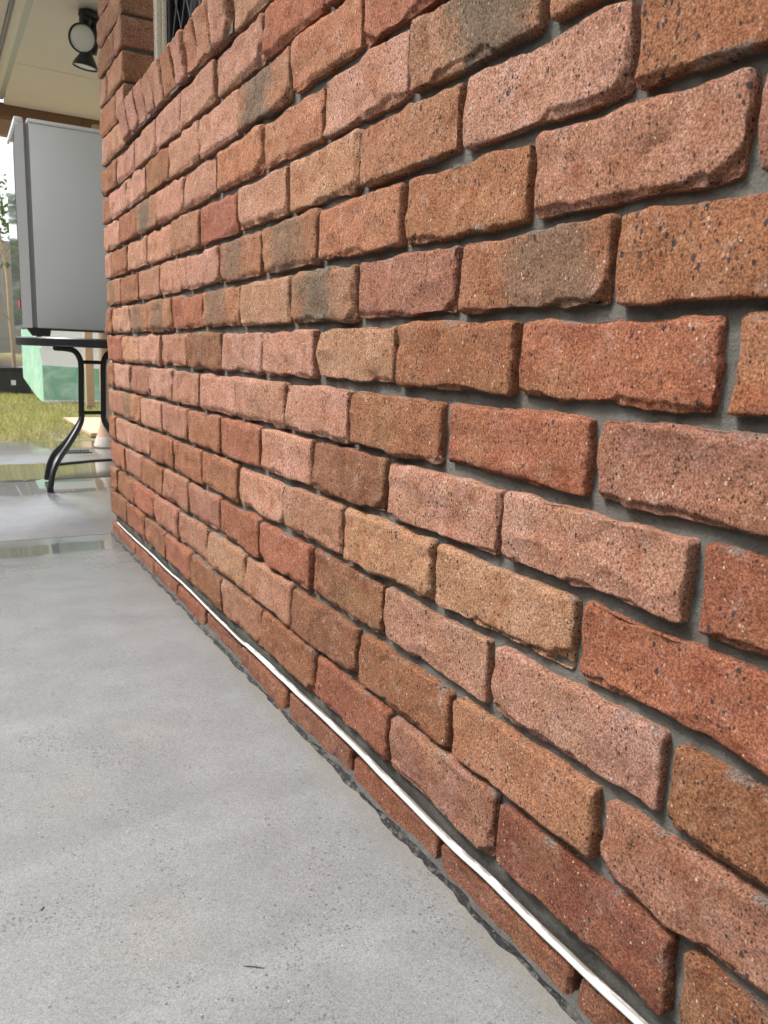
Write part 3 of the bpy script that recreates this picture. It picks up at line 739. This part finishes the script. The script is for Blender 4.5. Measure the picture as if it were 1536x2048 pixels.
# ------------------------------------------------------------------ posts, drain, paving pad
p1 = thing('timber_post', 'tan timber post on the lawn edge carrying the patio roof', 'post', (.922, 8.1, GZ))
MB().box(-.040, .040, -.04, .04, .0, 2.0, .004).build('shaft', M['tan'], p1); MB().box(-.045, .045, -.045, .045, 0, .05, .004).build('foot_bracket', M['brown'], p1)
p2 = thing('veranda_post', 'tan post with a pale stained flared foot behind the table leg', 'post', (.476, 4.80, GZ))
MB().lathe([(.082, 0), (.079, .02), (.060, .08), (.038, .16), (.034, .30), (.033, 1.98)], 28).build('shaft', M['tan'], p2)
MB().lathe([(.0825, .001), (.0796, .02), (.0650, .066)], 28, None, (False, False)).build('stained_foot', M['stain'], p2)
pd = tag(MB().box(.50, 1.6, 5.56, 7.0, GZ-.02, GZ+.014, .006).build('paving_slab', M['tan']), 'flat tan paving slab at the lawn edge behind the table', 'paving slab')
gt = thing('drain_grate', 'small black slotted drain grate set in the wet slab', 'drain grate', (.13, 4.50, GZ-.006))
gm = MB(); gm.box(-.015, .20, -.004, .004, 0, .006).box(-.015, .20, .110, .118, 0, .006).build('frame', M['black'], gt)
for k in range(9): MB().box(-.013+k*.0235, -.001+k*.0235, .004, .110, 0, .005).build('bar', M['black'], gt)
hose = tag(MB().tube(bez([(.02, 3.86, GZ+.012), (.15, 3.93, GZ+.012), (.33, 4.00, GZ+.012), (.6, 4.06, GZ+.010), (1.1, 4.2, GZ+.010)], 8), .0085, 10).build('hose', M['black']), 'thin black hose lying across the wet slab', 'hose')

# ------------------------------------------------------------------ garden: pot with tree, cover, fence, trees, grass
pt = thing('plant_pot', 'big charcoal plastic tub with a white label on the lawn', 'plant pot', (.44, 11.3, GZ+.005))
MB().lathe([(.225, 0), (.238, .01), (.262, .30), (.264, .315), (.282, .320), (.286, .345), (.270, .352), (.258, .34), (.250, .29), (.0, .28)], 48).build('tub', M['pot'], pt)
MB().lathe([(.250, .285), (.001, .295)], 32, None, (False, False)).build('soil', M['soil'], pt)
lb = MB().box(-.028, .030, -.262, -.253, .115, .180); lb.build('label', M['white'], pt)
def leafcloud(mb, pts, size, rnd, aspect=2.4, droop=.3):
    for p in pts:
        a = rnd.uniform(0, 6.28); el = rnd.uniform(-.9, .6)-droop; d = Vector((math.cos(a)*math.cos(el), math.sin(a)*math.cos(el), math.sin(el)))
        s = size*rnd.uniform(.6, 1.3); w = d.cross(Vector((rnd.uniform(-1, 1), rnd.uniform(-1, 1), rnd.uniform(-1, 1)))).normalized()*s/aspect
        b = len(mb.v); p = Vector(p)
        mb.v += [tuple(p), tuple(p+d*s*.5+w*.5), tuple(p+d*s), tuple(p+d*s*.5-w*.5)]; mb.f.append((b, b+1, b+2, b+3))
def plain(mb, name, m, parent=None):
    return link(name, mesh_np(name, mb.v, np.array(mb.f) if len(set(map(len, mb.f))) == 1 else mb.f, False), m, parent)
rnd = random.Random(5)
tr = thing('potted_tree', 'bare-stemmed young tree with thin forked branches growing in the charcoal tub', 'tree', (.44, 11.3, GZ+.28))
MB().tube(bez([(.045, 0, 0), (.036, 0, .35), (.020, 0, .75), (.015, 0, 1.14), (-.005, .02, 1.45), (-.03, .03, 1.68)], 6), [.026-.0003*i for i in range(31)], 12).build('trunk', M['bark'], tr)
br = MB()
for pts in ([(-.02, .03, 1.6), (-.05, 0, 1.85), (-.03, 0, 2.2)], [(-.01, .02, 1.45), (.09, 0, 1.62), (.20, -.02, 1.78)], [(.012, 0, 1.05), (.06, -.02, 1.14), (.10, -.02, 1.20)], [(-.02, .02, 1.55), (-.15, 0, 1.75), (-.26, 0, 2.05)], [(.02, 0, .70), (-.08, -.02, .82), (-.14, 0, 1.15), (-.16, 0, 1.6)]):
    MB().tube(bez(pts, 6), [.014*(1-.6*i/12) for i in range(13)], 8).build('branch', M['bark'], tr)
lc = MB()
for c in ((-.05, 0, 2.1), (.15, 0, 1.85), (-.25, 0, 2.05), (.02, 0, 2.35), (.12, .05, 1.6)):
    leafcloud(lc, [(c[0]+rnd.gauss(0, .13), c[1]+rnd.gauss(0, .13), c[2]+rnd.gauss(0, .14)) for _ in range(34)], .10, rnd)
plain(lc, 'crown', M['leaf'], tr)
# leafy plant at the pot's edge
fp = thing('palm_plant', 'small palm with narrow drooping leaves beside the charcoal tub', 'plant', (.73, 11.05, GZ))
st_ = MB().tube([(0, 0, 0), (.0, 0, .30), (-.01, 0, .52)], [.010, .009, .006], 8).build('stem', M['bark'], fp)
fm = MB()
for k in range(26):
    a = rnd.uniform(0, 6.28); z0 = rnd.choice([.30, .40, .52, .60]); ln = rnd.uniform(.14, .26); b = len(fm.v); wd = .009
    dx, dy = math.cos(a), math.sin(a)*.6
    for i in range(6):
        t = i/5; x = dx*ln*t; y = dy*ln*t; z = z0+.08*t-.26*t*t*rnd.uniform(.8, 1.2); w_ = wd*math.sin(math.pi*(.12+.86*t))
        fm.v += [(x-dy*w_, y+dx*w_, z), (x+dy*w_, y-dx*w_, z)]
    for i in range(5): fm.f.append((b+2*i, b+2*i+1, b+2*i+3, b+2*i+2))
plain(fm, 'fronds', M['frond'], fp)
# green plastic cover; the sun glare on its front is built as white panels
cv = thing('garden_cover', 'green plastic garden cover standing on the lawn, its sun glare painted white', 'garden cover', (.60, 9.2, GZ))
MB().prism([(0, .03), (1.05, .03), (1.05, .385), (0, .43)], -.006, .012).build('green_skirt', M['tarp'], cv)
for i, (z0, z1, o_) in enumerate(((.38, .62, .0), (.62, .98, .006))): MB().prism([(0, z0+.05*(i == 0)), (1.05, z0), (1.05, z1), (-.03*(i+1), z1)], .002-o_, .014-o_).build('sun_glare_panel', M['sheet'], cv)
sp = MB(); pr_ = [(0, .0), (.0, .98), (1.0, .98), (1.0, .25), (.35, .06)]
sp.v = [(-.004-.13*t*0-.10*p[0], .01+p[0]*1.1, p[1]) for t in (0,) for p in pr_]+[(.012-.10*p[0], .01+p[0]*1.1, p[1]) for p in pr_]
sp.f = [tuple(range(5)), tuple(range(5, 10))[::-1]]+[(i, (i+1) % 5, 5+(i+1) % 5, 5+i) for i in range(5)]
sp.build('side_panel', M['tarpside'], cv)
MB().box(-.10, 1.05, .0, 1.1, .975, .99).build('top_sheet', M['sheet'], cv)
MB().prism([(0, 0), (1.05, 0), (1.05, .035), (0, .035)], -.012, -.006).build('hem', M['sheet'], cv)
# paling fence
fn = thing('paling_fence', 'grey weathered timber paling fence at the back of the garden', 'fence', (0, 14.0, -.10))
for z in (.25, 1.45): MB().box(-4.2, 9.2, .018, .06, z, z+.07).build('rail', M['oldtimber'], fn)
pal = []
for k in range(3):
    pal.append(mesh_np('plank', *(lambda m_: (m_.v, m_.f))(MB().box(-.0555, .0555, 0, .016, -.06, 1.72+.012*k, .003)), False)); pal[-1].materials.append(M['oldtimber'])
x = -4.1; k = 0
while x < 9.1:
    o = bpy.data.objects.new('plank', pal[k % 3]); COL.objects.link(o); o.parent = fn; o.location = (x, rnd.uniform(-.003, .003), rnd.uniform(-.02, .01)); o.rotation_euler = (0, rnd.uniform(-.006, .006), 0)
    x += .113; k += 1
sf = thing('paling_fence', 'unseen grey paling fence added at the side to keep low light off the brick wall', 'fence', (-2.4, 0, GZ))
for z in (.25, 1.45): MB().box(.018, .06, -4.2, 13.9, z, z+.07).build('rail', M['oldtimber'], sf)  # out-of-view fence, added so the wall is lit from above
y = -4.1; k = 0
while y < 13.9:
    o = bpy.data.objects.new('plank', pal[k % 3]); COL.objects.link(o); o.parent = sf; o.location = (rnd.uniform(-.003, .003), y, .05+rnd.uniform(-.02, .01)); o.rotation_euler = (0, 0, math.pi/2)
    y += .113; k += 1
# trees over the fence, unseen shrub added at left for puddles and fridge door to mirror
def tree(name, x, y, base, h, rad, n, size, label, cat='tree', group=None, trunk=.5):
    t = thing(name, label, cat, (x, y, base), 0, group); rd = random.Random(int(x*100+y*7))
    MB().tube(bez([(0, 0, 0), (.08, .03, h*.3), (-.04, 0, h*.6), (.05, 0, h*.85)], 6), [.11*(1-.75*i/18) for i in range(19)], 10).build('trunk', M['bark'], t)
    mb = MB()
    blobs = [(rd.gauss(0, rad*.5), rd.gauss(0, rad*.5), rd.uniform(h*trunk, h), rd.uniform(.28, .5)*rad) for _ in range(16)]
    for bx, by, bz, brd in blobs:
        pts = []
        for _ in range(n//16):
            d = Vector((rd.gauss(0, 1), rd.gauss(0, 1), rd.gauss(0, 1))).normalized()*brd*rd.uniform(.55, 1.05); pts.append((bx+d.x, by+d.y, bz+d.z*.8))
        leafcloud(mb, pts, size, rd)
    plain(mb, 'crown', M['leaf'], t); return t
tree('garden_tree', 3.2, 16.5, -.4, 5.2, 1.9, 5200, .20, 'leafy tree standing behind the fence, hidden mostly by the fridge and wall')
tree('garden_tree', .15, 17.0, -.4, 3.6, .75, 700, .17, 'sparse young tree showing pale leaves above the fence beside the fridge')
tree('reflection_shrub', -1.15, 12.4, GZ, 4.2, 1.15, 5600, .16, 'unseen tall green shrub added in the back corner of the garden for green reflections', 'shrub', None, .08)
# lawn blades
def grass():
    rs = np.random.RandomState(2); n = 52000
    y = 5.22+rs.rand(n)**1.25*7.3; x = -1.3+rs.rand(n)*3.6
    dens = fbm(np.stack([x*1.5, y*1.3, x*0], -1), 21, 3)
    edge = np.clip((y-5.75)/.9, 0, 1)
    keep = (rs.rand(n) < np.clip(.10+.9*edge+dens*1.5*(1-edge*.8), 0, 1)) & ~((x > .47) & (x < 1.63) & (y > 5.5) & (y < 7.03)) & ~((x > .22) & (y < 5.5))
    x, y = x[keep], y[keep]; n = len(x)
    z = lawn_z(x, y); h = rs.uniform(.018, .050, n)*(1+.4*vnoise(np.stack([x*3, y*3, x*0], -1), 6)); a = rs.rand(n)*6.283; w = .0030+.0022*rs.rand(n)
    lean = rs.uniform(.2, 1.0, n)*h; b = rs.rand(n)*6.283
    V = np.stack([np.stack([x-np.cos(a)*w, y-np.sin(a)*w, z-.004], -1), np.stack([x+np.cos(a)*w, y+np.sin(a)*w, z-.004], -1), np.stack([x+np.cos(b)*lean, y+np.sin(b)*lean, z+h], -1)], 1).reshape(-1, 3)
    F = np.arange(3*n).reshape(n, 3)
    o = link('grass', mesh_np('grass', V, F, False), M['grass']); o['kind'] = 'stuff'; o['label'] = 'patchy yellow-green lawn grass beyond the wet slab'
grass()
